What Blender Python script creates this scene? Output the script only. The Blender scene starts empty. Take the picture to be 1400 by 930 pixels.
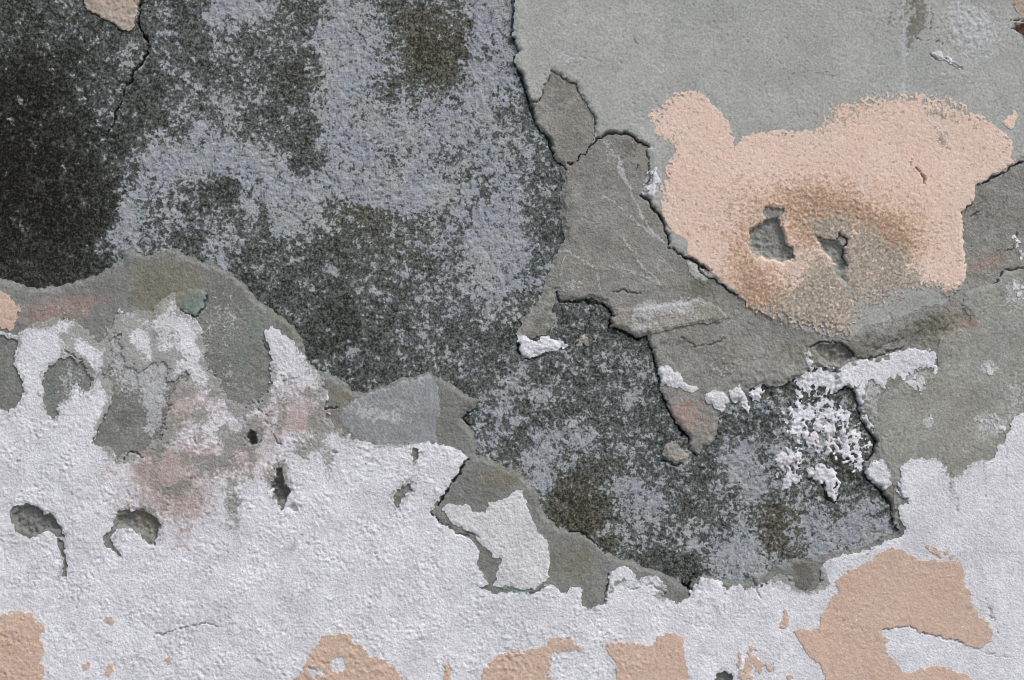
import bpy, math, numpy as np
from math import radians as R
f32 = np.float32
sc = bpy.context.scene
S = 0.0012            # metres per unit of the wall drawing (one unit is about a pixel of the photograph)
ZC = 1.5              # height of the picture centre above the ground

# ---------------------------------------------------------------- camera, sky, sun, exposure
cam = bpy.data.objects.new('camera', bpy.data.cameras.new('camera'))
sc.collection.objects.link(cam); sc.camera = cam
cam.location = (0, -3.0, ZC); cam.rotation_euler = (R(90), 0, 0)
cam.data.sensor_width = 36; cam.data.lens = 36 * 2.993 / (1400 * S)
cam.data.clip_end = 500
SUN_EL, SUN_AZ = 52, 136     # azimuth clockwise from +Y
w = bpy.data.worlds.new('World'); sc.world = w; w.use_nodes = True
wn = w.node_tree.nodes; wl = w.node_tree.links; wn.clear()
sky = wn.new('ShaderNodeTexSky'); sky.sky_type = 'NISHITA'; sky.sun_disc = False
sky.sun_elevation = R(SUN_EL); sky.sun_rotation = R(SUN_AZ); sky.dust_density = 4; sky.air_density = 1.0
bg = wn.new('ShaderNodeBackground'); bg.inputs[1].default_value = 0.09
wo = wn.new('ShaderNodeOutputWorld'); wl.new(sky.outputs[0], bg.inputs[0]); wl.new(bg.outputs[0], wo.inputs[0])
sl = bpy.data.lights.new('sun', 'SUN'); sl.energy = 1.4; sl.angle = R(11); sl.color = (1.0, 0.97, 0.93)
sun = bpy.data.objects.new('sun', sl); sc.collection.objects.link(sun)
from mathutils import Vector
sd = Vector((math.sin(R(SUN_AZ)) * math.cos(R(SUN_EL)), math.cos(R(SUN_AZ)) * math.cos(R(SUN_EL)), math.sin(R(SUN_EL))))
sun.rotation_euler = sd.to_track_quat('Z', 'Y').to_euler(); sun.location = (2, -3, 5)
sc.cycles.filter_width = 1.05
vs = sc.view_settings; vs.view_transform = 'Standard'; vs.look = 'None'; vs.exposure = 0.58; vs.gamma = 1

# ---------------------------------------------------------------- grid over the wall face
def axis(lo, a, b, hi, step, g):
    mid = np.arange(a, b + step, step)
    left, right = [a], [mid[-1]]
    s = step
    while left[-1] > lo: s = min(s * g, 40); left.append(left[-1] - s)
    s = step
    while right[-1] < hi: s = min(s * g, 40); right.append(right[-1] + s)
    return np.array(left[:0:-1] + list(mid) + right[1:], dtype=f32)
STEP = 1.4
ax = axis(-520, -14, 1414, 1920, STEP, 1.09)
ay = axis(-420, -14, 944, 1715, STEP, 1.09); ay[-1] = 1715
NX, NY = len(ax), len(ay)
U, V = np.meshgrid(ax, ay)

_rng = np.random.RandomState(7)
_perm = np.concatenate([_rng.permutation(256)] * 3)
_ang = _rng.rand(256) * 2 * np.pi
_gx, _gy = np.cos(_ang).astype(f32), np.sin(_ang).astype(f32)
def perlin(x, y):
    xi = np.floor(x).astype(np.int32); yi = np.floor(y).astype(np.int32)
    xf = (x - xi).astype(f32); yf = (y - yi).astype(f32); xi &= 255; yi &= 255
    u = xf * xf * xf * (xf * (xf * 6 - 15) + 10); v = yf * yf * yf * (yf * (yf * 6 - 15) + 10)
    p0 = _perm[xi]; p1 = _perm[xi + 1]
    def g(h, a, b): return _gx[h] * a + _gy[h] * b
    n00 = g(_perm[p0 + yi], xf, yf); n10 = g(_perm[p1 + yi], xf - 1, yf)
    n01 = g(_perm[p0 + yi + 1], xf, yf - 1); n11 = g(_perm[p1 + yi + 1], xf - 1, yf - 1)
    a = n00 + u * (n10 - n00); b = n01 + u * (n11 - n01)
    return (a + v * (b - a)) * 1.5
_cache = {}
def N(scale, seed=0, ang=0.0, st=1.0):
    k = (scale, seed, ang, st)
    if k not in _cache:
        c, s = math.cos(ang + seed * .7), math.sin(ang + seed * .7)
        if st != 1.0: c, s = math.cos(ang), math.sin(ang)
        x = (U * c + V * s) / (scale * st); y = (-U * s + V * c) / scale
        _cache[k] = perlin(x + seed * 17.31 + 300, y + seed * 9.77 + 300).astype(f32)
    return _cache[k]
def ss(a, b, x):
    t = np.clip((x - a) / (b - a), 0, 1); return t * t * (3 - 2 * t)
# warped coordinates make hand-drawn outlines ragged
Uw = U + 2.6 * N(22, 1) + 2.1 * N(8, 2) + 1.3 * N(3.8, 3)
Vw = V + 2.6 * N(22, 4) + 2.1 * N(8, 5) + 1.3 * N(3.8, 6)
VAR = (.34 + .85 * np.clip(.42 + 1.5 * N(30, 98) + .6 * N(11, 99), 0, 1.15)).astype(f32)   # cracks open and close along their length
Us = U + 5 * N(40, 7) + 5 * N(16, 8) + 4 * N(7, 9)
Vs = V + 5 * N(40, 10) + 5 * N(16, 11) + 4 * N(7, 12)

def window(x0, y0, x1, y1):
    i0 = max(0, np.searchsorted(ax, x0) - 1); i1 = min(NX, np.searchsorted(ax, x1) + 2)
    j0 = max(0, np.searchsorted(ay, y0) - 1); j1 = min(NY, np.searchsorted(ay, y1) + 2)
    return slice(j0, j1), slice(i0, i1)
def seg_dist(D, T, pts, closed, pad, W=None):
    n = len(pts)
    for k in range(n if closed else n - 1):
        (xa, ya), (xb, yb) = pts[k][:2], pts[(k + 1) % n][:2]
        w_ = window(min(xa, xb) - pad, min(ya, yb) - pad, max(xa, xb) + pad, max(ya, yb) + pad)
        px, py = Uw[w_] - xa, Vw[w_] - ya
        dx, dy = xb - xa, yb - ya; L = dx * dx + dy * dy + 1e-6
        t = np.clip((px * dx + py * dy) / L, 0, 1)
        d = np.sqrt((px - t * dx) ** 2 + (py - t * dy) ** 2)
        if T is None: D[w_] = np.minimum(D[w_], d)
        else:
            wd = pts[k][2] + t * (pts[(k + 1) % n][2] - pts[k][2])
            T[w_] = np.maximum(T[w_], np.exp(-(d / np.maximum(wd * .74 * VAR[w_], .15)) ** 4))
BAND = 40.0
def sdf(poly):
    """signed distance, positive inside, clipped to +-BAND"""
    D = np.full((NY, NX), BAND, f32); seg_dist(D, None, poly, True, BAND + 6)
    ins = np.zeros((NY, NX), bool); n = len(poly)
    for k in range(n):
        (xa, ya), (xb, yb) = poly[k], poly[(k + 1) % n]
        if ya == yb: continue
        lo, hi = min(ya, yb), max(ya, yb)
        j0 = max(0, np.searchsorted(ay, lo - 8)); j1 = min(NY, np.searchsorted(ay, hi + 8) + 1)
        i1 = min(NX, np.searchsorted(ax, max(xa, xb) + 8) + 1)
        v = Vw[j0:j1, :i1]
        cr = (v >= lo) & (v < hi) & (Uw[j0:j1, :i1] < xa + (v - ya) / (yb - ya) * (xb - xa))
        ins[j0:j1, :i1] ^= cr
    return np.where(ins, D, -D)
def sub(F, *polys):
    for p in polys: F = np.minimum(F, -sdf(p))
    return F
def P(s):
    v = [float(t) for t in s.replace(',', ' ').split()]
    return list(zip(v[0::2], v[1::2]))
def blob(items):
    out = np.zeros((NY, NX), f32)
    for (cx, cy, rx, ry, a, amp) in items:
        r = 2.6 * max(rx, ry) + 15
        w_ = window(cx - r, cy - r, cx + r, cy + r)
        c, s = math.cos(R(a)), math.sin(R(a))
        dx, dy = Us[w_] - cx, Vs[w_] - cy
        q = ((dx * c + dy * s) / rx) ** 2 + ((-dx * s + dy * c) / ry) ** 2
        out[w_] += amp * np.exp(-q * .9)
    return out
def gridmask(rows, cell, oy=0):
    g = np.array([[float(ch) if ch != '.' else 3. for ch in r.ljust(40, '.')] for r in rows], f32) / 9
    x = np.clip(Us / cell - .5, 0, g.shape[1] - 1.01); y = np.clip((Vs - oy) / cell - .5, 0, g.shape[0] - 1.01)
    xi, yi = x.astype(int), y.astype(int); a, b = x - xi, y - yi
    a = a * a * (3 - 2 * a); b = b * b * (3 - 2 * b)
    return ((g[yi, xi] * (1 - a) + g[yi, xi + 1] * a) * (1 - b) + (g[yi + 1, xi] * (1 - a) + g[yi + 1, xi + 1] * a) * b).astype(f32)

# ---------------------------------------------------------------- stains and residues (masks read by the materials)
FILM = [
 '233344376548744587', '222344354449853387', '122443445348863396', '123434465348766775', '1233445543478888665',
 '1123589986388765665', '1121565479987988565', '1111754657743564884', '1115653744324446984', '1111444533345445765',
 '1111333333323355654333', '33333333332234533334443', '333333333333344455444543333', '3333333333333333455445433332444',
 '3333333333333333554544433345544', '33333333333333335466554546664433', '33333333333333333573465447653333'.replace('x', ''),
 '333333333333333333523774465547 7'.replace(' ', '4'), '3333333333333333333335456646888', '33333333333333333333333367778888', '3' * 31, '3' * 31]
film = gridmask(FILM, 40) + blob([(1000, 560, 50, 20, -20, .30), (1075, 560, 26, 26, 0, .25), (670, 150, 40, 60, 0, .12), (690, 380, 36, 60, 0, .12), (620, 230, 60, 30, 0, .1), (470, 90, 20, 90, 0, .1), (330, 12, 38, 18, 0, .3), (352, 208, 60, 22, 0, .25), (545, 265, 50, 22, 0, .2), (640, 325, 30, 20, 0, .15), (300, 262, 16, 18, 20, -.35),
    (318, 275, 10, 14, 20, -.3), (280, 275, 12, 10, 0, -.2), (415, 215, 26, 16, 0, -.3), (395, 312, 22, 14, 0, .25), (362, 302, 8, 22, 0, -.25),
    (590, 75, 36, 40, 60, -.2), (560, 30, 40, 22, 0, -.15), (615, 120, 14, 10, 0, -.1), (515, 112, 18, 14, 0, -.2), (410, 120, 20, 60, 5, -.1), (465, 110, 16, 70, 2, .2), (408, 355, 10, 7, 0, .5), (452, 370, 8, 5, 20, .5), (450, 480, 5, 5, 0, .0), (482, 485, 9, 6, 0, .6), (700, 262, 24, 8, 0, .2), (660, 345, 22, 14, 0, .2),
    (160, 320, 22, 14, -40, .3), (178, 290, 10, 22, 10, .25), (222, 225, 26, 16, -20, .25), (272, 172, 14, 12, 0, .3), (203, 205, 12, 12, 0, .2),
    (690, 555, 18, 22, 30, .22), (735, 630, 26, 22, -40, .25), (785, 590, 22, 9, 0, .25), (720, 520, 10, 8, 0, .35), (735, 545, 9, 9, 0, .35), (1010, 640, 24, 24, 0, .25), (1030, 665, 30, 14, 0, .2), (862, 665, 22, 12, 0, .25),
    (780, 690, 30, 40, 10, -.22), (880, 565, 18, 12, 0, -.2), (880, 603, 40, 6, 5, -.3), (870, 597, 45, 3, 3, .3), (1010, 668, 9, 8, 0, -.5), (1060, 700, 12, 18, 0, -.25), (1070, 745, 22, 26, 30, -.2), (940, 775, 26, 14, 30, -.3), (1130, 735, 50, 26, -10, .2), (985, 768, 22, 20, 0, .2),
    (1015, 760, 20, 25, 0, .25), (1185, 715, 26, 22, 0, .15)])
frac = .26 * N(46, 20) + .34 * N(21, 21) + .36 * N(10, 22) + .32 * N(5.5, 23) + .22 * N(3.2, 24)
film = film + .62 * frac
film_s = ss(.30, .75, film)
brown = blob([(590, 60, 70, 60, 30, .8), (495, 285, 30, 18, 0, .7), (790, 680, 45, 60, 0, .7), (530, 340, 60, 50, 0, .4), (1070, 735, 40, 40, 0, .8), (1060, 690, 30, 30, 0, .4),
    (225, 185, 22, 14, 30, .5), (420, 90, 60, 70, 0, .25), (1150, 600, 50, 60, 0, .5), (820, 740, 50, 30, 30, .4)])
black = blob([(40, 270, 150, 150, 0, 1.15), (20, 110, 110, 90, 0, .6), (450, 440, 60, 50, 0, .3), (470, 500, 60, 26, 0, .25)])
pink = .8 * blob([(225, 660, 90, 80, 20, .42), (405, 560, 80, 50, 0, .40), (100, 425, 90, 28, -8, .34), (330, 620, 90, 45, 0, .36), (270, 540, 50, 40, 0, .25), (85, 420, 45, 18, -10, .55), (150, 395, 50, 20, -20, .18), (220, 660, 42, 55, 20, .6), (245, 560, 20, 24, 0, .75), (262, 690, 30, 30, 0, .5), (275, 540, 22, 12, 0, .5), (205, 640, 24, 14, 0, .5),
    (410, 560, 48, 34, 0, .5), (412, 578, 12, 10, 0, .6), (320, 630, 60, 25, 0, .4), (250, 740, 16, 14, 0, .45), (145, 645, 10, 10, 0, .6), (45, 435, 22, 14, 0, .4), (380, 650, 26, 16, 0, .3), (300, 560, 26, 10, 0, .25),
    (1120, 600, 34, 16, 0, .6), (1075, 640, 18, 22, 0, .6), (932, 565, 14, 14, 0, 1.0), (945, 575, 26, 30, 20, .5), (960, 545, 30, 14, 0, .35), (970, 590, 12, 18, 0, .45), (1355, 355, 60, 18, -8, .75), (1325, 440, 24, 10, 0, .9), (1060, 535, 24, 12, 0, .5), (985, 467, 22, 6, 0, .5)])
olive = blob([(230, 385, 55, 34, 0, .9), (205, 420, 24, 18, 0, .6), (335, 645, 30, 14, 0, .5), (225, 680, 14, 34, 0, .5), (230, 720, 10, 12, 0, .0), (460, 540, 26, 16, 0, .7), (200, 712, 20, 12, 0, .7), (1285, 445, 40, 22, -20, .9), (1240, 20, 30, 44, 0, .5),
    (610, 560, 26, 30, 0, .35), (680, 655, 40, 20, 0, .6), (790, 770, 40, 45, 0, .6), (770, 150, 50, 60, 0, .4), (1100, 480, 60, 16, 0, .5), (980, 480, 60, 10, 0, .4)])
moss = blob([(262, 408, 24, 14, 0, .9), (330, 460, 50, 70, 20, .45), (72, 540, 14, 40, 0, .6), (705, 808, 26, 4, 4, .95), (680, 806, 14, 3, 0, .5), (838, 805, 5, 14, 20, .7), (850, 795, 12, 5, -20, .8), (40, 395, 40, 12, 10, .3), (15, 510, 18, 50, 0, .3), (180, 560, 40, 40, 0, .25)])
rust = .78 * blob([(1100, 300, 120, 60, 0, .28), (1255, 340, 50, 50, 0, .25), (960, 270, 40, 60, 0, .12), (1120, 380, 40, 40, 0, .25), (1015, 360, 30, 60, -10, .45), (1240, 300, 50, 40, 30, .3), (1150, 250, 110, 20, 0, .3), (1040, 400, 40, 30, 30, .4), (1075, 285, 55, 24, 10, .6), (1130, 275, 50, 20, 10, .55), (1205, 320, 44, 26, 30, .85), (1225, 340, 20, 26, 0, .5), (1050, 400, 50, 30, 30, .6), (1110, 320, 30, 26, 0, .8), (1165, 290, 40, 18, 10, .5), (1165, 350, 10, 20, 0, .4), (1150, 440, 30, 20, 0, .35), (1020, 330, 20, 60, 0, .3), (1090, 430, 60, 18, 20, .35),
    (8, 880, 20, 30, 0, .6), (1160, 835, 40, 30, 0, .12)])
wear = blob([(1135, 308, 26, 16, 0, 1.0), (1190, 355, 44, 38, 20, 1.0), (1200, 405, 60, 26, 0, 1.0), (1120, 400, 44, 40, 0, .75), (1100, 425, 60, 22, 0, .45), (1060, 300, 26, 16, 0, .45), (1095, 350, 26, 16, 0, .25), (1290, 405, 40, 14, 0, .8), (1230, 385, 26, 26, 0, .4), (920, 180, 12, 20, 0, .3), (1150, 170, 30, 16, -30, .35), (1285, 155, 26, 8, 20, .5), (1290, 190, 8, 10, 0, .8), (1180, 142, 70, 10, 0, .3), (1340, 175, 20, 12, 20, .3), (955, 170, 10, 5, 0, .5)])
wear = np.clip(wear, 0, .66)
chalk = blob([(875, 428, 12, 10, 0, 1.2), (905, 420, 14, 6, 0, .9), (935, 418, 14, 6, 0, .9), (870, 448, 30, 6, 0, .8), (930, 432, 70, 16, 8, .35), (785, 390, 20, 12, 0, .6), (840, 215, 10, 34, -18, .55), (1330, 55, 44, 44, 0, .45), (1310, 20, 30, 20, 0, .4), (1345, 40, 30, 40, 0, .3), (895, 250, 14, 20, 0, .8),
    (500, 560, 30, 14, 20, .6), (560, 560, 36, 30, 30, .34), (530, 575, 30, 10, 10, .3), (1350, 605, 40, 24, 0, .2), (1355, 580, 20, 16, 0, .7), (1270, 575, 7, 10, 0, .9), (1350, 500, 14, 10, 0, .7), (1360, 530, 60, 60, 0, .15), (1255, 520, 20, 16, 0, .7), (1390, 540, 14, 30, 0, .5), (1390, 400, 18, 24, 0, .8), (1200, 440, 50, 30, 0, .3), (1220, 395, 50, 20, 0, .3),
    (210, 555, 9, 26, 0, 1.0), (185, 590, 40, 14, 0, .35), (175, 520, 44, 44, 0, .46), (155, 470, 30, 30, 0, .4), (230, 530, 30, 40, 0, .3), (95, 520, 24, 30, 0, .5), (240, 480, 60, 40, 0, .4), (320, 520, 40, 30, 0, .3), (300, 430, 50, 40, 0, .25), (90, 425, 50, 16, 0, .35), (15, 500, 20, 50, 0, .2), (445, 615, 20, 20, 0, .3), (690, 650, 40, 30, 0, .2), (790, 780, 40, 40, 0, .2), (930, 400, 40, 24, 0, .1), (1000, 430, 60, 20, 20, .2), (770, 80, 26, 14, 30, .5), (735, 55, 20, 12, 0, .4), (1236, 60, 4, 60, 0, .7), (835, 55, 6, 30, -20, .4), (930, 15, 8, 20, -20, .4), (1020, 490, 40, 14, 0, .3), (980, 505, 60, 14, 15, .35), (945, 360, 10, 16, -30, .5), (320, 430, 40, 60, 0, .15), (1180, 530, 40, 10, 0, .4), (1195, 560, 14, 40, 0, .6)])
grime = blob([(1253, 30, 14, 40, 10, .8), (1215, 20, 8, 30, 0, .5), (1000, 580, 40, 20, 0, .3), (930, 470, 60, 8, 0, .5), (1190, 470, 50, 10, -10, .5), (1260, 440, 36, 16, -20, .3), (1085, 105, 70, 2.5, -8, .42), (1145, 98, 40, 2, -8, .35), (1150, 480, 40, 20, 0, .6), (1270, 450, 50, 22, -25, .5), (960, 395, 22, 14, 20, .9), (770, 280, 20, 60, 0, .4), (860, 200, 24, 14, 0, .6), (745, 440, 40, 30, 0, .5), (810, 415, 40, 10, 0, .4), (1350, 295, 44, 50, 0, .42), (1340, 375, 20, 12, 0, .3), (870, 60, 5, 3, 0, .9), (960, 30, 30, 2, 20, .4), (1000, 90, 25, 2, -40, .3),
    (265, 800, 60, 50, 20, .25), (330, 870, 60, 26, 20, .35), (560, 760, 60, 20, 0, .25), (505, 755, 10, 6, 0, .6), (120, 880, 90, 24, 0, .18), (460, 640, 26, 16, 0, .4), (400, 680, 30, 30, 0, .35), (85, 765, 5, 30, 5, 1.0), (70, 735, 20, 4, -10, .6), (400, 745, 40, 5, -50, .5), (100, 640, 40, 60, 0, .0), (320, 700, 12, 40, 0, .7), (330, 590, 10, 16, 0, .6), (550, 680, 16, 12, 0, .5), (250, 860, 42, 3, -15, .5), (545, 812, 20, 4, 20, .7), (980, 830, 10, 16, -20, .6), (1100, 785, 14, 26, 0, 1.0), (1300, 665, 4, 14, 0, .9), (1310, 680, 10, 14, 0, .3), (1085, 800, 30, 8, 0, .4), (1353, 835, 4, 14, -20, .8), (955, 820, 8, 20, -20, .5), (865, 800, 22, 4, 0, .7)])
# ---------------------------------------------------------------- cracks, scratches, craters: cut into every layer
CR = np.zeros((NY, NX), f32)
def crack(depth, s, wd=None):
    global CR
    v = [float(t) for t in s.replace(',', ' ').split()]
    pts = list(zip(v[0::3], v[1::3], v[2::3])) if wd is None else [(x, y, wd) for x, y in P(s)]
    T = np.zeros((NY, NX), f32)
    seg_dist(None, T, pts, False, 4 * max(p[2] for p in pts) + 8)
    CR = np.maximum(CR, depth * T) if depth > 0 else CR + depth * T
    return T
crack(16, '191 -10 2.6, 190 8 2.8, 188 18 3, 186 32 1.6, 192 42 .8, 199 52 1.6, 202 64 2.2, 196 82 2.2, 179 99 2.4, 177 111 1.6, 169 120 1.6, 169 137 1.0, 157 152 1.3, 155 170 1.0, 140 191 .7, 132 200 .2')
crack(3, '121 14, 144 27, 165 40', 1.2)
crack(14, '701 77 1.5, 707 90 2.6, 716 114 2.6, 723 134 3, 727 150 2.8, 736 178 2.2, 750 191 2.8, 753 204 1.8, 758 217 1.8, 767 225 1.2, 776 231 .6')
crack(8, '704 -10 .6, 701 33 1, 700 49 .8, 708 70 1.2', None)
crack(10, '767 224 1.0, 785 221 1.4, 800 211 1.6, 809 199 1.8, 819 188 2.2, 831 182 2.8, 845 184 3, 858 183 2.4, 873 191 1.8, 889 202 1.2')
crack(6, '883 205, 887 219, 889 240, 885 251', 1.1)
crack(14, '876 267 2.2, 886 271 2, 891 282 1.8, 904 295 2.2, 909 308 1.6, 909 315 2, 913 326 2.2, 914 338 2, 933 347 2, 948 355 1.8, 958 364 2, 975 371 1.2')
crack(13, '955 366 .8, 962 376 1.5, 974 380 2.4, 989 387 2.4, 1000 399 1.5, 1010 408 .6')
crack(9, '760 395 .8, 765 412 1.6, 785 412 1.4, 801 410 1.6, 806 414 4, 816 414 5, 827 419 3.6, 838 430 2.6')
crack(16, '833 436 1.8, 837 448 2.4, 855 455 2.6, 876 465 3, 886 461 2.6, 889 476 2, 896 491 2.2, 899 506 1.8, 903 522 2, 905 540 2, 912 556 2.4, 920 574 3.2, 932 589 3.6, 941 599 1.6, 944 615 1.4, 953 623 1.4')
crack(5, '832 400, 842 397, 855 398, 865 401, 878 401', .9)
crack(4, '866 236, 872 228', .8)
crack(6, '726 139, 735 139, 742 129', 1.2)
crack(3.5, '742 129, 748 111, 754 98, 765 103, 786 114, 796 132, 806 147, 813 160, 814 180', .9)
crack(9, '1400 222, 1388 226, 1368 238, 1350 247, 1334 253', 1.4)
crack(5, '1331 276, 1315 292', 1.2); crack(6, '1402 366, 1385 366, 1376 368, 1366 382, 1360 388', 1.4)
crack(4, '1391 318, 1391 330, 1386 342, 1360 344', .9); crack(4, '1328 297, 1340 289', 1.2)
crack(12, '1382 40 .8, 1395 45 3, 1410 52 3.5'); crack(5, '1380 30, 1400 28', 1)
crack(8, '1244 214 1, 1246 227 1, 1257 234 2, 1262 243 1.6, 1262 252 .8')
crack(16, '1141 328 1, 1148 320 1.4, 1158 328 1.5, 1153 341 2.5, 1156 356 3, 1159 364 1.5')
crack(5, '1117 325, 1141 328', 1.2); crack(5, '1062 298, 1068 313, 1075 331, 1084 341, 1084 352', 1.2); crack(6, '1025 330 1, 1026 315 1.8, 1038 307 1')
crack(9, '1108 475 1, 1120 470 2, 1135 467 2.6, 1150 471 1.6, 1162 478 1.8, 1168 488 1'); crack(5, '1168 490, 1190 490, 1205 487, 1215 480, 1235 477, 1248 478', 1.1)
crack(14, '1141 537 1.2, 1156 530 1.6, 1169 535 1.6, 1174 556 2, 1177 574 2.2, 1184 587 2.2, 1196 600 2.6, 1195 620 1.6, 1181 632 1.4, 1181 648 1.8, 1192 662 2.2, 1205 672 2.2, 1217 687 2.6, 1219 700 2.2, 1222 712 1')
crack(10, '1104 655 1, 1128 668 1.6, 1133 682 2, 1142 688 1.8, 1150 677 1')
crack(9, '1226 665 .8, 1232 680 1.6, 1240 684 1'); crack(7, '906 628 1, 918 635 1.6, 932 637 .8')
crack(12, '641 627 1.2, 625 650 1.5, 608 676 1.3, 598 690 1'); crack(8, '588 703 1.6, 600 713 1')
crack(12, '930 797 1, 943 806 4, 945 790 1.6, 955 786 .8'); crack(8, '778 726, 803 734, 814 744, 829 757', 1.4)
crack(6, '648 560, 632 573, 643 584', 1.1); crack(9, '708 470 1.2, 707 480 2.4, 718 489 1.4, 735 488 1')
crack(6, '827 828, 830 804, 832 786', 1.4); crack(5, '250 427, 266 434, 277 422, 284 405', 1.1)
crack(4, '90 481, 104 487, 118 494', .9); crack(5, '134 584 1, 128 600 1.2, 126 607 .8'); crack(5, '168 630 .8, 178 620 1.5, 186 619 1.5, 194 627 .8')
crack(4, '352 557, 360 566, 366 581, 373 599, 384 612', 1.0); crack(4, '342 462, 356 466, 364 478', .9)
crack(5, '445 558, 466 558', 1.4); crack(4, '457 617, 463 618', 1.8)
crack(3.6, '212 872, 213 866, 232 865, 258 858, 281 850, 296 857', 1.3)
crack(3, '600 712, 625 728, 640 733', .9); crack(4, '640 729, 655 735, 662 742', 1.2)
crack(2.5, '850 803, 868 804, 885 800, 892 796, 897 806, 908 812', 1.0); crack(2.5, '725 810, 738 806, 752 800', 1.2)
crack(2, '930 838, 940 858', .9); crack(3, '990 840, 992 815, 990 800', .9); crack(4, '1030 795, 1035 810, 1040 818', 1.2)
crack(2, '1184 762, 1197 746, 1208 735', .9); crack(2, '1346 819, 1354 842, 1361 850', 1.1); crack(1.6, '1331 886, 1362 896, 1383 901', .8)
crack(2, '1352 843, 1368 870', .8); crack(1.5, '177 880, 193 886', .8); crack(2.2, '110 800, 104 838', 1.2)
crack(3.5, '1255 54, 1265 55, 1280 58, 1297 63', .9); crack(4, '1270 75, 1280 82, 1292 80, 1302 85, 1316 92', 1.0)
crack(3, '1270 0, 1273 20, 1272 40', .8); crack(1.5, '445 38, 460 41, 472 44', 1.0)
crack(2.4, '1264 865, 1293 875, 1311 875, 1320 881', .9); crack(2.2, '1208 860, 1244 858, 1264 865', .9)
crack(3, '930 462, 945 467, 955 474, 975 470, 992 464', 1.3); crack(3, '1190 483, 1215 471, 1240 463, 1262 452, 1290 450, 1303 441', 1.1); crack(2, '1215 428, 1222 440, 1214 452', 1.2)
for s_ in ('1298 645, 1299 690', '1308 652, 1309 700', '1345 640, 1346 680', '1375 610, 1376 660'): crack(1.6, s_, 1.0)
# raised pale drips and trowel lines on the mortar
rid = np.zeros((NY, NX), f32)
for s, wdt in (('822 270, 829 270, 850 285, 870 303, 895 322, 914 337', 1.6), ('846 215, 850 235, 860 258, 875 288, 893 318, 900 325', 2.0), ('853 327, 870 350, 885 370, 903 388', 1.5),
             ('826 361, 860 371, 880 379, 900 387', 1.1), ('763 341, 780 345, 800 358, 815 366', 1.3), ('815 372, 822 395', 1.2), ('1236 -20, 1235 60, 1237 90, 1236 150', 1.6), ('773 352, 766 375', 1.2),
             ('915 22, 950 30, 985 48', .8), ('824 22, 835 45, 846 55', 1.6)):
    T = crack(-1.0, s, wdt); rid = np.maximum(rid, T)
CR += 0.0
chalk = chalk + 2.0 * rid
HOLES = [('338 590, 343 586, 349 588, 352 598, 350 607, 343 608, 338 604', 16), ('377 640, 386 636, 386 650, 377 660', 8), ('372 655, 384 655, 388 668, 396 674, 390 684, 380 688, 374 680, 371 668', 12),
         ('393 692, 402 688, 408 700, 398 700', 6), ('1385 38, 1400 32, 1440 30, 1440 58, 1402 52', 10), ('1025 312, 1048 300, 1062 300, 1070 315, 1078 335, 1083 352, 1068 357, 1040 352, 1026 338', 5), ('1120 330, 1145 330, 1155 345, 1157 362, 1150 375, 1140 365, 1128 345', 5),
         ('976 935, 981 921, 990 917, 1001 926, 1004 945, 976 945', 5), ('30 690, 50 694, 60 705, 72 706, 84 722, 70 726, 40 730, 22 722, 18 705', 5), ('158 708, 175 701, 196 700, 212 708, 218 716, 212 738, 196 728, 172 722, 156 720', 5),
         ('1112 478, 1135 470, 1155 474, 1166 488, 1150 502, 1125 498', 6)]
for s, d in HOLES:
    p = P(s); CR = np.maximum(CR, d * ss(-1.0, 2.2, sdf(p)))

CR = CR * (1 + .35 * N(7, 113) + .25 * N(3.6, 114))
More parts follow.
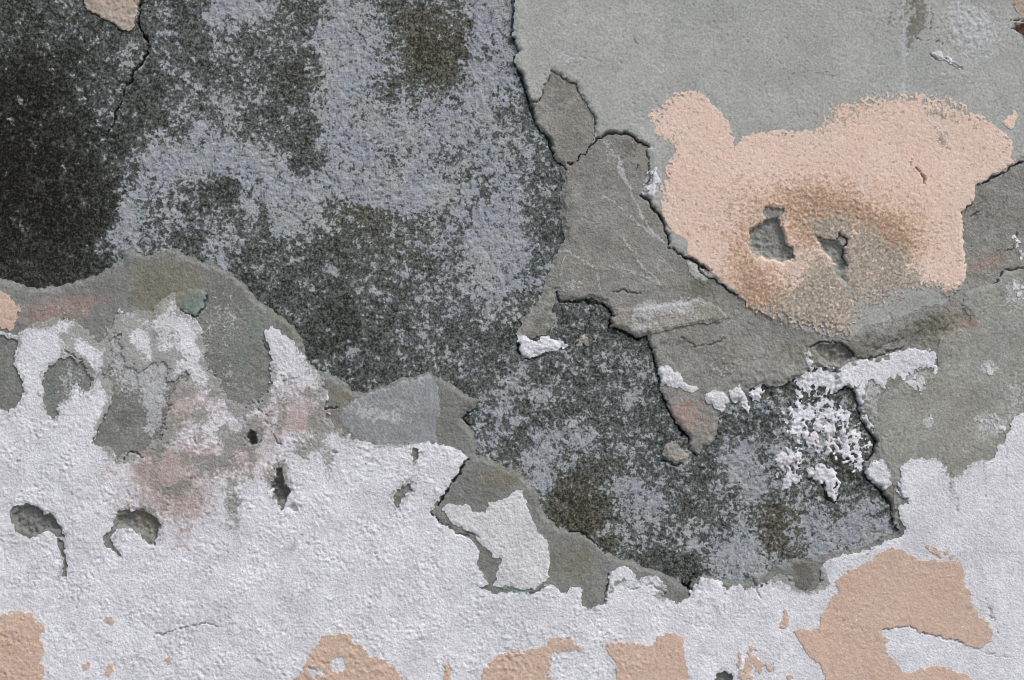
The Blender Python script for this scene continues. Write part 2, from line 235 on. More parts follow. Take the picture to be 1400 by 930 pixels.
# ---------------------------------------------------------------- node materials
class NT:
    def __init__(self, name, rough=.92, spec=.15):
        self.m = bpy.data.materials.new(name); self.m.use_nodes = True
        self.t = self.m.node_tree; self.n = self.t.nodes; self.l = self.t.links
        self.b = self.n['Principled BSDF']; self.b.inputs['Roughness'].default_value = rough
        self.b.inputs['Specular IOR Level'].default_value = spec
        self.pos = self.n.new('ShaderNodeNewGeometry').outputs['Position']; self.attrs = []
    def put(self, sock, v):
        if isinstance(v, bpy.types.NodeSocket): self.l.new(v, sock)
        elif isinstance(v, tuple): sock.default_value = (*v, 1) if len(v) == 3 else v
        else: sock.default_value = v
    def attr(self, a):
        n = self.n.new('ShaderNodeAttribute'); n.attribute_name = a; self.attrs.append(a); return n.outputs['Fac']
    def noise(self, px, det=3, rough=.6, off=0., typ=None):
        n = self.n.new('ShaderNodeTexNoise'); n.noise_dimensions = '4D'; n.inputs['W'].default_value = off
        n.inputs['Scale'].default_value = 1 / (px * S); n.inputs['Detail'].default_value = det; n.inputs['Roughness'].default_value = rough
        self.l.new(self.pos, n.inputs['Vector']); return n.outputs['Fac']
    def ramp(self, v, a, b, lo=0., hi=1.):
        n = self.n.new('ShaderNodeMapRange'); n.interpolation_type = 'SMOOTHSTEP'
        self.put(n.inputs['Value'], v)
        for k, q in zip(('From Min', 'From Max', 'To Min', 'To Max'), (a, b, lo, hi)): n.inputs[k].default_value = q
        return n.outputs['Result']
    def math(self, op, a, b=0., c=0.):
        n = self.n.new('ShaderNodeMath'); n.operation = op
        for k, q in enumerate((a, b, c)): self.put(n.inputs[k], q)
        return n.outputs[0]
    def mix(self, fac, a, b, mode='MIX'):
        n = self.n.new('ShaderNodeMix'); n.data_type = 'RGBA'; n.blend_type = mode
        self.put(n.inputs[0], fac); self.put(n.inputs[6], a); self.put(n.inputs[7], b); return n.outputs[2]
    def mul(self, col, fac):   # fac: scalar multiplier
        n = self.n.new('ShaderNodeVectorMath'); n.operation = 'SCALE'
        
        if isinstance(col, bpy.types.NodeSocket): self.l.new(col, n.inputs[0])
        else: n.inputs[0].default_value = tuple(col)
        self.put(n.inputs['Scale'], fac); return n.outputs[0]
    def stain(self, a, noise, lo=.36, hi=.62, amt=1.7):   # attribute broken up by noise
        return self.ramp(self.math('MULTIPLY_ADD', self.math('SUBTRACT', noise, .5), amt, self.attr(a)), lo, hi)
    def out(self, col, bump=None, dist=.6):
        self.put(self.b.inputs['Base Color'], col)
        if bump is not None:
            n = self.n.new('ShaderNodeBump'); n.inputs['Strength'].default_value = 1; n.inputs['Distance'].default_value = dist * S
            self.l.new(bump, n.inputs['Height']); self.l.new(n.outputs[0], self.b.inputs['Normal'])
        return self
def mildew():
    t = NT('mildewed_render')
    n1 = t.noise(4.6, 2, .6); n2 = t.noise(10, 3, .65, 2.); n3 = t.noise(2.6, 1, .5, 4.); big = t.noise(60, 3, .6, 1.); n4 = t.noise(5.2, 2, .6, 11.)
    f = t.attr('film'); br = t.attr('brown'); bk = t.attr('black')
    n5 = t.noise(4.2, 1, .5, 13.)
    dark = t.mix(br, (.031, .037, .033), (.040, .036, .023))
    dark = t.mix(t.math('MULTIPLY', bk, .9), dark, (.0095, .0095, .0070))
    grey = t.mix(br, (.145, .155, .149), (.150, .142, .108))
    grey = t.mix(t.math('MULTIPLY', bk, .92), grey, (.038, .038, .031))
    grit = t.math('MULTIPLY_ADD', t.math('SUBTRACT', n3, .5), 1.3, t.math('MULTIPLY_ADD', t.math('SUBTRACT', n1, .5), 1.6, .5))
    c = t.mix(t.ramp(t.math('MULTIPLY_ADD', f, .5, grit), .40, .92), dark, grey)
    c = t.mix(t.math('MULTIPLY', t.ramp(n4, .65, .71), .75), c, t.mix(t.math('MULTIPLY', bk, .85), (.25, .26, .255), (.085, .085, .077)))
    filmc = t.mix(t.ramp(big, .4, .6), (.325, .353, .396), (.355, .374, .388))
    filmc = t.mul(filmc, t.math('MULTIPLY_ADD', t.math('SUBTRACT', n3, .5), .60, t.ramp(n2, .3, .7, .84, 1.08)))
    lo = t.math('MULTIPLY_ADD', t.math('SUBTRACT', n2, .5), .8, f)
    x = t.math('MULTIPLY_ADD', t.math('SUBTRACT', n1, .5), 1.2, t.math('MULTIPLY_ADD', t.math('SUBTRACT', n2, .5), 1.0, f))
    x = t.math('MULTIPLY_ADD', t.math('SUBTRACT', n3, .5), .45, x)
    veil = t.mix(br, (.116, .140, .135), (.135, .132, .108))
    veil = t.mul(veil, t.math('MULTIPLY_ADD', t.math('SUBTRACT', n3, .5), 1.6, t.math('MULTIPLY_ADD', t.math('SUBTRACT', n1, .5), 1.6, 1.0)))
    c = t.mix(t.math('MULTIPLY', t.ramp(lo, .26, .60), .80), c, veil)   # thin film lets the dark through
    c = t.mix(t.math('MULTIPLY', t.ramp(x, .54, .74), .95), c, filmc)
    spk = t.math('MULTIPLY_ADD', t.math('SUBTRACT', n2, .5), -.5, n5)
    c = t.mix(t.math('MULTIPLY', t.ramp(spk, .60, .68), .70), c, (.070, .076, .073))                  # specks of mildew in the film
    return t.out(c, t.math('MULTIPLY_ADD', n1, .8, n3), 1.0)
def plaster(name, ca, cb, speckamt=.5, bump=.5, mott=1.0, pinkc=(.34, .235, .21), tint=None):
    t = NT(name)
    fine = t.noise(3.4, 2, .6); mid = t.noise(14, 4, .65, 2.); big = t.noise(70, 3, .6, 1.); gr = t.noise(2.6, 1, .5, 5.); sm = t.noise(7, 3, .65, 3.)
    c = t.mix(t.ramp(big, .35, .65), ca, cb)
    c = t.mix(t.math('MULTIPLY', t.stain('moss', sm), .8), c, (.185, .232, .215))
    c = t.mix(t.math('MULTIPLY', t.stain('olive', sm), .72), c, (.215, .205, .150))
    c = t.mix(t.math('MULTIPLY', t.stain('pink', sm), .62), c, pinkc)
    c = t.mix(t.math('MULTIPLY', t.stain('grime', sm), .62), c, (.13, .125, .105))
    c = t.mix(t.math('MULTIPLY', t.stain('chalk', t.math('MULTIPLY_ADD', fine, .6, t.math('MULTIPLY', sm, .4)), .38, .62, 1.8), .72), c, (.50, .515, .535))
    c = t.mul(c, t.math('MULTIPLY', t.math('MULTIPLY', t.ramp(t.noise(40, 3, .6, 15.), .35, .65, 1 - .08 * mott, 1 + .06 * mott), t.ramp(mid, .3, .7, 1 - .12 * mott, 1 + .10 * mott)), t.math('MULTIPLY_ADD', t.math('SUBTRACT', gr, .5), .62, t.ramp(fine, .3, .7, .88, 1.1))))
    c = t.mix(t.math('MULTIPLY', t.ramp(t.noise(5, 1, .5, 7.), .69, .74), speckamt), c, (.09, .09, .08))
    c = t.mix(t.math('MULTIPLY', t.ramp(t.noise(4, 1, .5, 9.), .69, .74), speckamt), c, (.50, .51, .50))
    return t.out(c, t.math('ADD', gr, fine), bump)
def whitewash(name, ca=(.745, .760, .812), cb=(.695, .710, .757), wearc=(.27, .275, .25)):
    t = NT(name)
    fine = t.noise(3.4, 2, .6); mid = t.noise(12, 4, .7, 2.); big = t.noise(80, 3, .6, 1.); gr = t.noise(2.6, 1, .5, 5.); sm = t.noise(6.5, 3, .65, 3.)
    c = t.mix(t.ramp(big, .35, .65), ca, cb)
    c = t.mix(t.math('MULTIPLY', t.stain('pink', sm, .18, .85, 1.7), .76), c, (.40, .295, .265))
    c = t.mix(t.math('MULTIPLY', t.stain('olive', sm), .6), c, (.30, .27, .20))
    c = t.mix(t.math('MULTIPLY', t.stain('moss', sm, .5, .8), .85), c, (.17, .28, .19))
    c = t.mix(t.math('MULTIPLY', t.stain('grime', sm, .25, .75), .50), c, (.30, .30, .30))
    c = t.mix(t.math('MULTIPLY', t.stain('worn', t.math('MULTIPLY_ADD', fine, .5, t.math('MULTIPLY', sm, .5)), .50, .78, 2.0), .78), c, wearc)
    c = t.mul(c, t.math('MULTIPLY', t.math('MULTIPLY', t.ramp(t.noise(36, 3, .6, 15.), .35, .65, .90, 1.03), t.ramp(mid, .3, .7, .90, 1.05)), t.math('MULTIPLY_ADD', t.math('SUBTRACT', gr, .5), .40, t.ramp(fine, .3, .7, .92, 1.05))))
    c = t.mix(t.math('MULTIPLY', t.ramp(t.noise(6, 2, .6, 7.), .67, .73), .40), c, (.27, .26, .25))
    return t.out(c, t.math('ADD', gr, fine), .85)
def peach(name, ca, cb, rub=.6, fleck=.15):
    t = NT(name)
    fine = t.noise(3.4, 2, .6); mid = t.noise(10, 4, .7, 2.); big = t.noise(60, 3, .6, 1.); gr = t.noise(2.6, 1, .5, 5.); cl = t.noise(5.5, 2, .6, 3.)
    c = t.mix(t.ramp(big, .35, .65), ca, cb)
    g2 = t.math('MULTIPLY_ADD', gr, .5, t.math('MULTIPLY', cl, .5))
    c = t.mix(t.math('MULTIPLY', t.stain('rust', cl, .36, .60, 3.0), .55), c, (.55, .365, .235))
    c = t.mix(t.math('MULTIPLY', t.stain('rust', gr, .72, .86, 3.2), .60), c, (.25, .16, .095))
    c = t.mix(t.math('MULTIPLY', t.stain('wear', cl, .34, .52, 2.6), .84), c, (.43, .385, .315))
    c = t.mix(t.math('MULTIPLY', t.stain('wear', gr, .60, .80, 2.8), .80), c, (.235, .23, .21))
    c = t.mix(t.math('MULTIPLY', t.ramp(t.noise(4.6, 1, .5, 21.), .69, .73), fleck), c, (.64, .645, .68))
    c = t.mul(c, t.math('MULTIPLY', t.ramp(mid, .3, .7, .94, 1.04), t.math('MULTIPLY_ADD', t.math('SUBTRACT', gr, .5), .32, t.ramp(fine, .3, .7, .94, 1.05))))
    c = t.mix(t.math('MULTIPLY', t.ramp(t.noise(5.5, 1, .5, 7.), .66, .73), rub), c, (.33, .28, .26))
    return t.out(c, t.math('ADD', gr, fine), .55)
MAT = {
 'mildew': mildew(),
 'mortar': plaster('brown_mortar', (.252, .253, .230), (.290, .295, .276), .5, .9),
 'grey': plaster('grey_plaster', (.405, .422, .408), (.382, .399, .383), .35, .45, .5),
 'skim': plaster('grey_skim', (.330, .338, .312), (.30, .305, .278), .45, .7),
 'lower': plaster('lower_plaster', (.232, .243, .232), (.205, .213, .198), .4, .8),
 'lump': plaster('mortar_lump', (.36, .35, .32), (.30, .29, .26), .4, .9),
 'white': whitewash('white_paint'),
 'whitesmooth': whitewash('smooth_white_paint', (.69, .705, .735), (.65, .66, .685)),
 'bluegrey': plaster('blue_grey_skim', (.285, .305, .325), (.31, .325, .335), .3, .6),
 'brick': plaster('exposed_brick', (.19, .13, .09), (.25, .18, .135), .4, .9),
 'greenflake': plaster('green_flake', (.25, .315, .285), (.23, .29, .26), .1, .5),
 'peach': peach('peach_paint', (.735, .585, .505), (.74, .57, .475)),
 'peachlow': peach('deep_peach_paint', (.595, .445, .36), (.61, .47, .385), .5, .8),
 'peachpale': peach('faded_peach_paint', (.45, .38, .32), (.42, .36, .31)),
}
MASKS = dict(film=film, brown=brown, black=black, pink=pink, olive=olive, moss=moss, rust=rust, wear=wear, chalk=chalk, grime=grime, worn=None)

# ---------------------------------------------------------------- layers of the wall
wall = bpy.data.objects.new('plaster_wall', None); sc.collection.objects.link(wall)
wall['label'] = 'weathered plaster wall with peeling white and peach paint over dark mildewed render'
wall['category'] = 'wall'; wall['kind'] = 'thing'
UND = 2.2 * N(260, 30) + 1.2 * N(110, 31)                      # slow waviness of the whole wall
Hcur = None
LAYERS = []
def add_layer(name, F, H, mat, parent=None, label=None, opaque=True):
    """F > 0 is where the layer is, H its outer surface (units above the wall plane)"""
    global Hcur
    base = Hcur if Hcur is not None else H - 12
    H = np.maximum(H, base + .12) if Hcur is not None else H
    ys, xs = np.where(F > 0)
    if len(ys) == 0: return None
    w_ = (slice(max(0, ys.min() - 2), min(NY, ys.max() + 3)), slice(max(0, xs.min() - 2), min(NX, xs.max() + 3)))
    L = dict(name=name, F=F[w_].copy(), H=H[w_].astype(f32), B=base[w_].astype(f32), w=w_, mat=mat, parent=parent, label=label, idx=len(LAYERS), cut=np.zeros(F[w_].shape, f32) - BAND, obj=None)
    for l in LAYERS:                                            # what lies well beneath need not be meshed
        a, b = l['w'], w_
        r = slice(max(a[0].start, b[0].start), min(a[0].stop, b[0].stop)); c = slice(max(a[1].start, b[1].start), min(a[1].stop, b[1].stop))
        if r.start >= r.stop or c.start >= c.stop: continue
        q = (slice(r.start - a[0].start, r.stop - a[0].start), slice(c.start - a[1].start, c.stop - a[1].start))
        l['cut'][q] = np.maximum(l['cut'][q], F[r, c])
    Hcur = np.where(F > 0, H, base) if LAYERS else H.copy()
    LAYERS.append(L); return L
def edge(F, t, e=.5, w=6., lift=0., r=8.):
    p = t * (e + (1 - e) * ss(0, w, F))
    if lift: p = p + lift * np.exp(-np.maximum(F, 0) / r) * (.5 + .8 * np.clip(N(24, 41) + .4, 0, 1))
    return p
pits = ss(.42, .62, N(5.5, 50)) * ss(-.2, .3, N(40, 51))
# 0 mildewed render, the deepest face seen
H0 = UND + .8 * N(14, 32) + .7 * N(7, 33) + .6 * N(3.6, 34) + .5 * ss(.35, .6, film) + .6 * np.abs(N(22, 35)) - .8 * ss(.35, .6, N(6, 36))
crumb = np.clip(blob([(1110, 590, 80, 60, 0, 1.), (1010, 575, 50, 30, -30, .8), (1180, 640, 30, 50, 0, .6), (820, 450, 50, 30, 0, .5)]), 0, 1)
H0 = H0 + crumb * (1.3 * N(11, 105) + 1.2 * N(6, 106) - 1.2 * ss(.3, .6, N(8, 107)))
add_layer('mildewed_render', np.full((NY, NX), BAND, f32), H0, 'mildew', label='dark mildewed render with blue grey film')
# 1 brown mortar of the right half
PM = P('704 -500, 704 0, 702 33, 700 49, 708 70, 702 77, 707 90, 716 113, 723 134, 727 150, 736 178, 751 191, 753 204, 758 217, 767 225, 771 249, 767 266, 766 297, 770 315, 771 331, 762 341, 752 365, 744 387, 739 411, 726 425, 716 434, 707 454, 712 460, 730 462, 745 455, 760 440, 758 420, 760 397, 765 412, 785 412, 801 410, 814 408, 827 416, 838 429, 833 436, 837 447, 855 453, 876 464, 886 460, 889 475, 896 491, 899 506, 903 522, 905 540, 912 555, 920 573, 932 589, 941 599, 944 615, 953 622, 960 612, 973 609, 979 592, 984 570, 994 556, 1012 542, 1030 530, 1046 524, 1060 531, 1080 521, 1100 515, 1108 503, 1130 502, 1145 508, 1141 537, 1156 530, 1169 535, 1174 555, 1177 573, 1184 586, 1196 599, 1195 620, 1181 630, 1181 648, 1192 661, 1205 671, 1218 687, 1219 704, 1232 730, 1300 760, 1960 760, 1960 -500')
FM = sdf(PM)
FM = FM + ss(14, 0, FM) * (1.5 * N(5, 42) + 2.0 * N(11, 43))
left_thin = ss(790, 745, U) * ss(215, 260, V)
HM = UND + edge(FM + 2.2 * N(6, 110), 4.4, .3, 7, 1.1, 7) * (1 - .6 * left_thin) + .5 * N(30, 44) + .35 * N(9, 45) + .28 * N(4, 46) - .5 * pits + .5 * np.abs(N(18, 47))
rough_lo = blob([(1150, 480, 60, 22, 0, 1.), (1270, 450, 50, 24, 0, .8), (1000, 500, 90, 30, 0, .6), (1050, 540, 60, 20, 0, .8), (960, 590, 40, 30, 0, .6)])
HM = HM + rough_lo * (1.3 * N(10, 48) + 1.0 * N(5, 49))
mortar = add_layer('mortar_coat', FM, HM, 'mortar', label='brown grey mortar coat with pale scratches')
# 2 grey plaster above it
PB = P('705 -500, 705 0, 703 33, 701 49, 709 70, 703 77, 708 90, 717 113, 724 136, 735 139, 742 129, 748 111, 754 98, 765 103, 786 113, 796 132, 806 147, 813 160, 814 180, 809 199, 819 188, 831 182, 845 184, 858 182, 873 191, 889 201, 884 206, 887 219, 889 240, 885 251, 876 267, 886 270, 891 281, 904 294, 909 307, 909 315, 913 325, 914 338, 933 346, 948 354, 958 363, 972 370, 965 377, 974 380, 989 386, 1000 398, 1010 408, 1040 425, 1070 441, 1100 453, 1130 459, 1165 466, 1180 445, 1210 440, 1240 428, 1290 415, 1311 395, 1320 377, 1319 344, 1315 320, 1314 292, 1331 276, 1334 253, 1368 236, 1388 224, 1420 212, 1960 180, 1960 -500')
PH1 = P('1025 316, 1037 307, 1046 300, 1042 288, 1048 282, 1073 284, 1064 300, 1068 312, 1075 331, 1084 341, 1084 352, 1071 356, 1055 356, 1033 349, 1024 338')
PH2 = P('1117 325, 1141 328, 1148 320, 1159 328, 1153 341, 1159 363, 1154 372, 1156 386, 1143 375, 1138 354, 1125 343')
FB = sub(sdf(PB), PH1, PH2); FB = FB + ss(10, 0, FB) * 1.2 * N(5, 52)
soft = blob([(1130, 455, 110, 22, 10, 1.0), (1260, 420, 70, 20, 0, 1.0), (1190, 440, 40, 20, 0, 1.)])
soft = np.clip(soft, 0, 1)
HB = UND + 4.2 + edge(FB + 2.0 * N(5, 111), 2.8, .4, 6, 1.2, 9) * (1 - .85 * soft * ss(30, 0, FB)) + .6 * N(60, 53) + .14 * N(7, 54) + .15 * N(3.2, 55) - .7 * pits + ss(0, 1, blob([(1325, 40, 45, 40, 0, 1.)])) * (.9 * N(9, 56) + .7 * N(4.5, 57))
grey = add_layer('grey_plaster', FB, HB, 'grey', label='smooth grey plaster coat of the upper right')
# 3 grey skim lower right
PG = P('1960 366, 1410 366, 1385 367, 1372 372, 1362 385, 1345 392, 1320 398, 1314 420, 1330 432, 1322 446, 1300 452, 1285 460, 1283 480, 1282 512, 1262 506, 1232 520, 1215 536, 1190 545, 1186 562, 1196 590, 1203 622, 1214 645, 1222 668, 1224 690, 1222 706, 1234 740, 1300 760, 1960 760')
FG = sdf(PG); FG = FG + ss(12, 0, FG) * (1.2 * N(5, 58) + 1.5 * N(12, 59))
HG = UND + 4.4 + edge(FG, 2.2, .45, 7) + .4 * N(50, 60) + .3 * N(7, 61) + .25 * N(3.4, 62) - .8 * pits
skim = add_layer('grey_skim', FG, HG, 'skim', label='olive grey skim coat at the right edge')
# 4 lower plaster, the coat under the white paint
PC = P('-540 400, -200 392, 0 380, 10 383, 34 391, 59 394, 85 390, 111 383, 134 373, 152 363, 165 354, 169 343, 178 341, 188 346, 196 350, 219 345, 227 341, 240 340, 248 345, 268 354, 284 359, 299 363, 317 374, 335 387, 343 400, 350 411, 368 421, 384 434, 402 444, 408 457, 412 470, 417 483, 427 499, 440 509, 458 515, 474 523, 482 533, 495 535, 515 530, 541 521, 569 514, 587 509, 603 515, 623 530, 639 540, 656 545, 649 558, 631 573, 642 584, 649 599, 652 614, 648 624, 660 626, 680 633, 693 641, 711 648, 723 659, 736 679, 742 697, 747 707, 760 718, 778 726, 803 733, 814 742, 829 754, 845 765, 865 766, 878 775, 904 782, 917 788, 930 797, 943 810, 946 796, 963 786, 987 792, 1012 796, 1031 793, 1045 790, 1063 775, 1086 765, 1125 760, 1156 752, 1184 748, 1208 735, 1231 724, 1226 700, 1226 690, 1240 680, 1300 660, 1960 660, 1960 1800, -540 1800')
FC = sdf(PC); FC = FC + ss(8, 0, FC) * (.9 * N(6, 63))
Hlip = 1.6 * np.exp(-((FC - 5) / 5) ** 2)
HC = UND + 2.6 * ss(1170, 1250, U) + edge(FC + 1.8 * N(6, 112), 3.6, .3, 8) + Hlip * .12 + .5 * N(35, 64) + .4 * N(9, 65) + .3 * N(4, 66) - .5 * pits
lower = add_layer('lower_plaster', FC, HC, 'lower', label='grey plaster band under the white paint')
# 5 white paint
rough_w = np.clip(.42 + .62 * ss(950, 820, U) * ss(430, 600, V) + .5 * blob([(930, 830, 80, 40, 0, 1.)]) - .36 * ss(1150, 1260, U), .05, 1.2)
stp = .55 * N(5.4, 67) + .60 * N(3.9, 68) + .35 * N(3.0, 69) + .55 * N(11, 70) + .5 * N(25, 91) - 1.35 * ss(.22, .55, N(4.6, 71)) * ss(-.3, .3, N(18, 95)) + .9 * ss(.28, .6, N(6.5, 96))
stip = rough_w * (.38 + .95 * ss(-.35, .45, N(38, 92) + .4 * N(15, 93))) * (.60 * stp + .35)
PW = P('-540 452, -5 452, 24 458, 34 449, 52 440, 80 433, 104 440, 120 451, 134 470, 147 462, 153 438, 165 424, 178 430, 186 421, 208 426, 214 415, 226 405, 240 399, 247 409, 246 424, 262 432, 270 441, 275 455, 280 470, 282 490, 288 508, 300 520, 312 542, 328 556, 342 552, 356 548, 366 530, 370 510, 372 486, 366 470, 360 452, 372 446, 384 456, 398 466, 410 478, 424 500, 440 515, 448 535, 446 550, 452 575, 460 585, 478 597, 500 605, 520 610, 550 610, 575 606, 600 606, 622 613, 639 625, 625 647, 608 673, 594 690, 587 702, 598 713, 616 724, 638 734, 650 744, 656 756, 652 772, 662 786, 668 800, 655 806, 672 810, 690 812, 705 808, 722 812, 738 806, 752 799, 762 806, 774 812, 779 803, 793 803, 796 829, 802 833, 815 829, 825 827, 831 804, 833 784, 848 774, 862 779, 872 790, 900 788, 910 802, 905 815, 925 826, 944 818, 948 800, 962 790, 985 794, 992 808, 1002 800, 1012 798, 1022 808, 1034 800, 1050 798, 1066 786, 1084 790, 1090 805, 1108 808, 1120 800, 1124 775, 1135 765, 1160 757, 1186 752, 1208 742, 1232 733, 1240 722, 1230 706, 1226 695, 1240 690, 1236 676, 1230 658, 1231 638, 1244 628, 1262 625, 1280 628, 1291 638, 1298 652, 1308 651, 1322 638, 1342 630, 1360 625, 1365 612, 1380 587, 1388 569, 1402 562, 1960 540, 1960 1800, -540 1800')
HW_ = ['-70 470, -30 452, 10 460, 25 465, 20 485, 18 500, 30 515, 31 535, 22 555, 12 562, 0 560, -50 570, -75 520',
 '59 511, 70 499, 88 488, 98 486, 114 501, 126 519, 124 530, 111 533, 104 522, 96 530, 93 545, 77 553, 82 566, 72 573, 62 560, 58 540',
 '155 458, 166 458, 165 483, 175 501, 190 505, 206 499, 219 495, 230 502, 228 520, 240 521, 255 511, 255 519, 240 530, 230 540, 230 558, 223 586, 219 599, 194 615, 178 619, 160 624, 142 610, 128 606, 134 584, 144 571, 152 555, 155 527, 142 514, 152 499',
 '560 612, 573 612, 572 626, 566 632, 562 622', '536 680, 543 672, 562 661, 560 674, 547 684, 543 697',
 '14 697, 20 690, 34 687, 48 692, 58 703, 70 703, 80 715, 88 736, 80 735, 68 727, 55 730, 38 735, 20 728, 15 710',
 '140 738, 150 725, 155 710, 160 700, 175 698, 195 697, 210 705, 220 715, 215 730, 212 747, 202 742, 192 730, 180 724, 160 722, 150 735, 154 748, 170 764, 160 760, 145 750',
 '338 590, 343 586, 349 588, 352 598, 350 607, 343 608, 338 604', '372 655, 378 640, 386 636, 386 652, 396 674, 390 684, 386 700, 380 688, 374 680, 371 668', '975 936, 980 921, 990 916, 1002 926, 1005 946, 975 946',
 '80 735, 88 745, 92 770, 90 792, 84 790, 86 765, 80 748', '1084 768, 1110 764, 1116 785, 1110 800, 1092 800']
FW = sdf(PW)
for s in HW_: FW = sub(FW, P(s))
worn = np.clip(blob([(316, 706, 13, 26, 0, 1.1), (438, 620, 20, 18, 0, 1.1), (180, 560, 150, 110, 0, .35), (360, 600, 110, 70, 0, .35), (200, 480, 80, 70, 0, 1.), (250, 600, 70, 60, 0, .8), (410, 545, 50, 50, 0, .8), (100, 460, 60, 26, 0, .8), (320, 640, 60, 40, 0, .6), (1100, 790, 60, 22, 0, .7), (320, 560, 30, 30, 0, .8), (230, 680, 50, 60, 0, .4), (440, 610, 30, 40, 0, .5), (560, 660, 40, 40, 0, .4), (900, 805, 60, 20, 0, .4), (1300, 640, 60, 20, 0, .3)]), 0, 1)
spk = 3.2 * N(9, 72) + 3.0 * N(4.5, 73) + 1.6 * N(2.9, 74)
MASKS['worn'] = (worn * (.62 + .5 * N(26, 94)) + .45 * ss(16, 2, FW) * ss(-6, 0, FW)).astype(f32)
FW = FW + ss(9 + 10, 0, FW) * spk * (.42 + 1.0 * worn) - worn * ss(.30, .62, N(7, 75) * .6 + N(13, 76) * .55) * ss(22, 0, FW) * 9
HW = Hcur * .5 + .5 * (UND + 4.4 + 1.6 * ss(1120, 1260, U)) + edge(FW, 1.7, .55, 5, .5, 5) + stip
white = add_layer('white_paint', FW, HW, 'white', lower, label='thick white stippled paint over the lower wall')
PD = P('608 690, 640 690, 646 699, 662 701, 668 688, 690 682, 706 671, 714 670, 721 690, 729 715, 739 731, 749 740, 752 770, 750 794, 735 800, 715 806, 690 805, 674 801, 678 785, 687 765, 672 762, 663 748, 642 727, 618 716, 606 702')
FD = sdf(PD); FD = FD + ss(8, 0, FD) * (1.4 * N(5, 77) + 1.2 * N(10, 78))
add_layer('white_paint', FD, Hcur + edge(FD, 1.3, .6, 4) + .35 * N(6, 79) + .3 * N(3.4, 80), 'whitesmooth', lower, label='smooth white paint patch beside the diagonal crack')

def film_piece(name, poly, mat, parent, t=.9, e=.7, w=3, ragged=.5, holes=(), label=None, tex=0., lift=0., speck=0.):
    p = P(poly); F = sdf(p)
    for h in holes: F = sub(F, P(h))
    F = F + ss(14, 0, F) * (ragged * spk) - speck * ss(-.02, .4, .8 * N(11, 97, math.pi / 2, 1.8) + .7 * N(6, 81) + .4 * N(3.2, 82)) * 30
    H = Hcur + edge(F, t, e, w, lift, 5)
    if speck > 1: tex = .12
    if tex: H = H + tex * (.8 * N(6, 83) + .7 * N(3.5, 84))
    L = add_layer(name, F, H, mat, parent, label)
    if L and speck > .8: L['stuff'] = True
    return L
# 6 upper peach paint
PP = '881 157, 902 147, 914 134, 932 123, 958 126, 974 142, 994 163, 1001 181, 1004 204, 1015 191, 1031 181, 1050 178, 1084 178, 1115 177, 1125 160, 1137 147, 1148 142, 1179 137, 1184 130, 1236 129, 1288 132, 1311 142, 1332 155, 1357 168, 1370 181, 1383 191, 1384 206, 1378 214, 1388 220, 1368 234, 1334 252, 1331 276, 1315 292, 1316 320, 1320 344, 1320 377, 1311 390, 1296 410, 1280 398, 1246 398, 1232 408, 1200 415, 1184 424, 1172 436, 1170 462, 1148 457, 1128 460, 1105 452, 1074 449, 1056 437, 1025 418, 1010 405, 989 385, 976 374, 948 351, 938 343, 940 331, 922 320, 914 307, 907 292, 904 276, 904 256, 912 243, 912 230, 917 217, 927 204, 914 191, 896 181, 894 168'
FP = sdf(P(PP)); FP = sub(FP, PH1, PH2)
fr = .42 + 1.3 * np.clip(blob([(1200, 135, 80, 14, 0, 1.), (1140, 160, 26, 26, 0, .7), (1300, 150, 70, 20, 20, .7), (1200, 410, 90, 20, 0, 1.), (1100, 450, 80, 14, 0, .8), (900, 160, 20, 30, 0, .5), (1180, 435, 20, 30, 0, .8)]), 0, 1)
diss = np.clip(blob([(1115, 452, 70, 12, 6, 1.), (1172, 435, 16, 30, 0, 1.), (1240, 400, 70, 14, 0, .9), (1060, 436, 30, 12, 30, .7), (1200, 134, 90, 10, 0, .8), (1130, 160, 16, 20, 0, .8), (1310, 148, 40, 10, 20, .8), (900, 155, 26, 22, 0, .5), (1375, 200, 14, 20, 0, .4), (925, 128, 30, 8, 0, .5), (912, 240, 8, 40, 0, .4), (1040, 182, 60, 5, 0, .5)]), 0, 1)
FP = FP - 30 * ss(0, .3, .75 * N(5, 103) + .6 * N(3.2, 104) - .62 + .95 * diss) * ss(.05, .3, diss)
bris = 5 * N(3.4, 101, math.pi / 2, 3.0) + 3 * N(6, 102, math.pi / 2, 2.0)
FP = FP + ss(16, 0, FP) * (spk * fr * .7 + bris * fr * .55) - ss(.75, 1.15, wear + .45 * N(9, 85) + .35 * N(4, 86)) * 12 * ss(60, 0, FP)
pebble = .12 + 1.25 * np.clip(rust + .6 * wear, 0, 1.2)
HP = Hcur * .5 + .5 * (UND + 7.2) + edge(FP, .5, .6, 4) + pebble * (.5 * N(6, 87) + .75 * N(3.8, 88)) - 1.1 * ss(.42, .6, N(5, 90)) * (.5 + pebble)
add_layer('peach_paint', FP, HP, 'peach', grey, label='large pale peach paint patch with a rusty worn middle')
FRr = sdf(P('1378 170, 1384 152, 1392 158, 1390 172, 1386 178'))
film_piece('plaster_patch', '462 572, 472 558, 488 543, 506 536, 520 533, 545 525, 570 517, 590 513, 598 526, 601 560, 597 580, 599 603, 572 607, 548 611, 520 611, 500 605, 482 594', 'bluegrey', lower, .7, .5, 4, .15, label='pale blue grey skim patch in the plaster band')
film_piece('peach_paint', '1369 168, 1378 160, 1386 151, 1391 158, 1388 172, 1384 178', 'peach', grey, .8, ragged=.3, label='small peach flake at the right edge')
film_piece('peach_paint', '1384 0, 1396 -6, 1430 -20, 1430 24, 1396 26, 1388 14', 'peachpale', grey, .8, ragged=.6, tex=.8, label='faded peach flake in the top right corner')
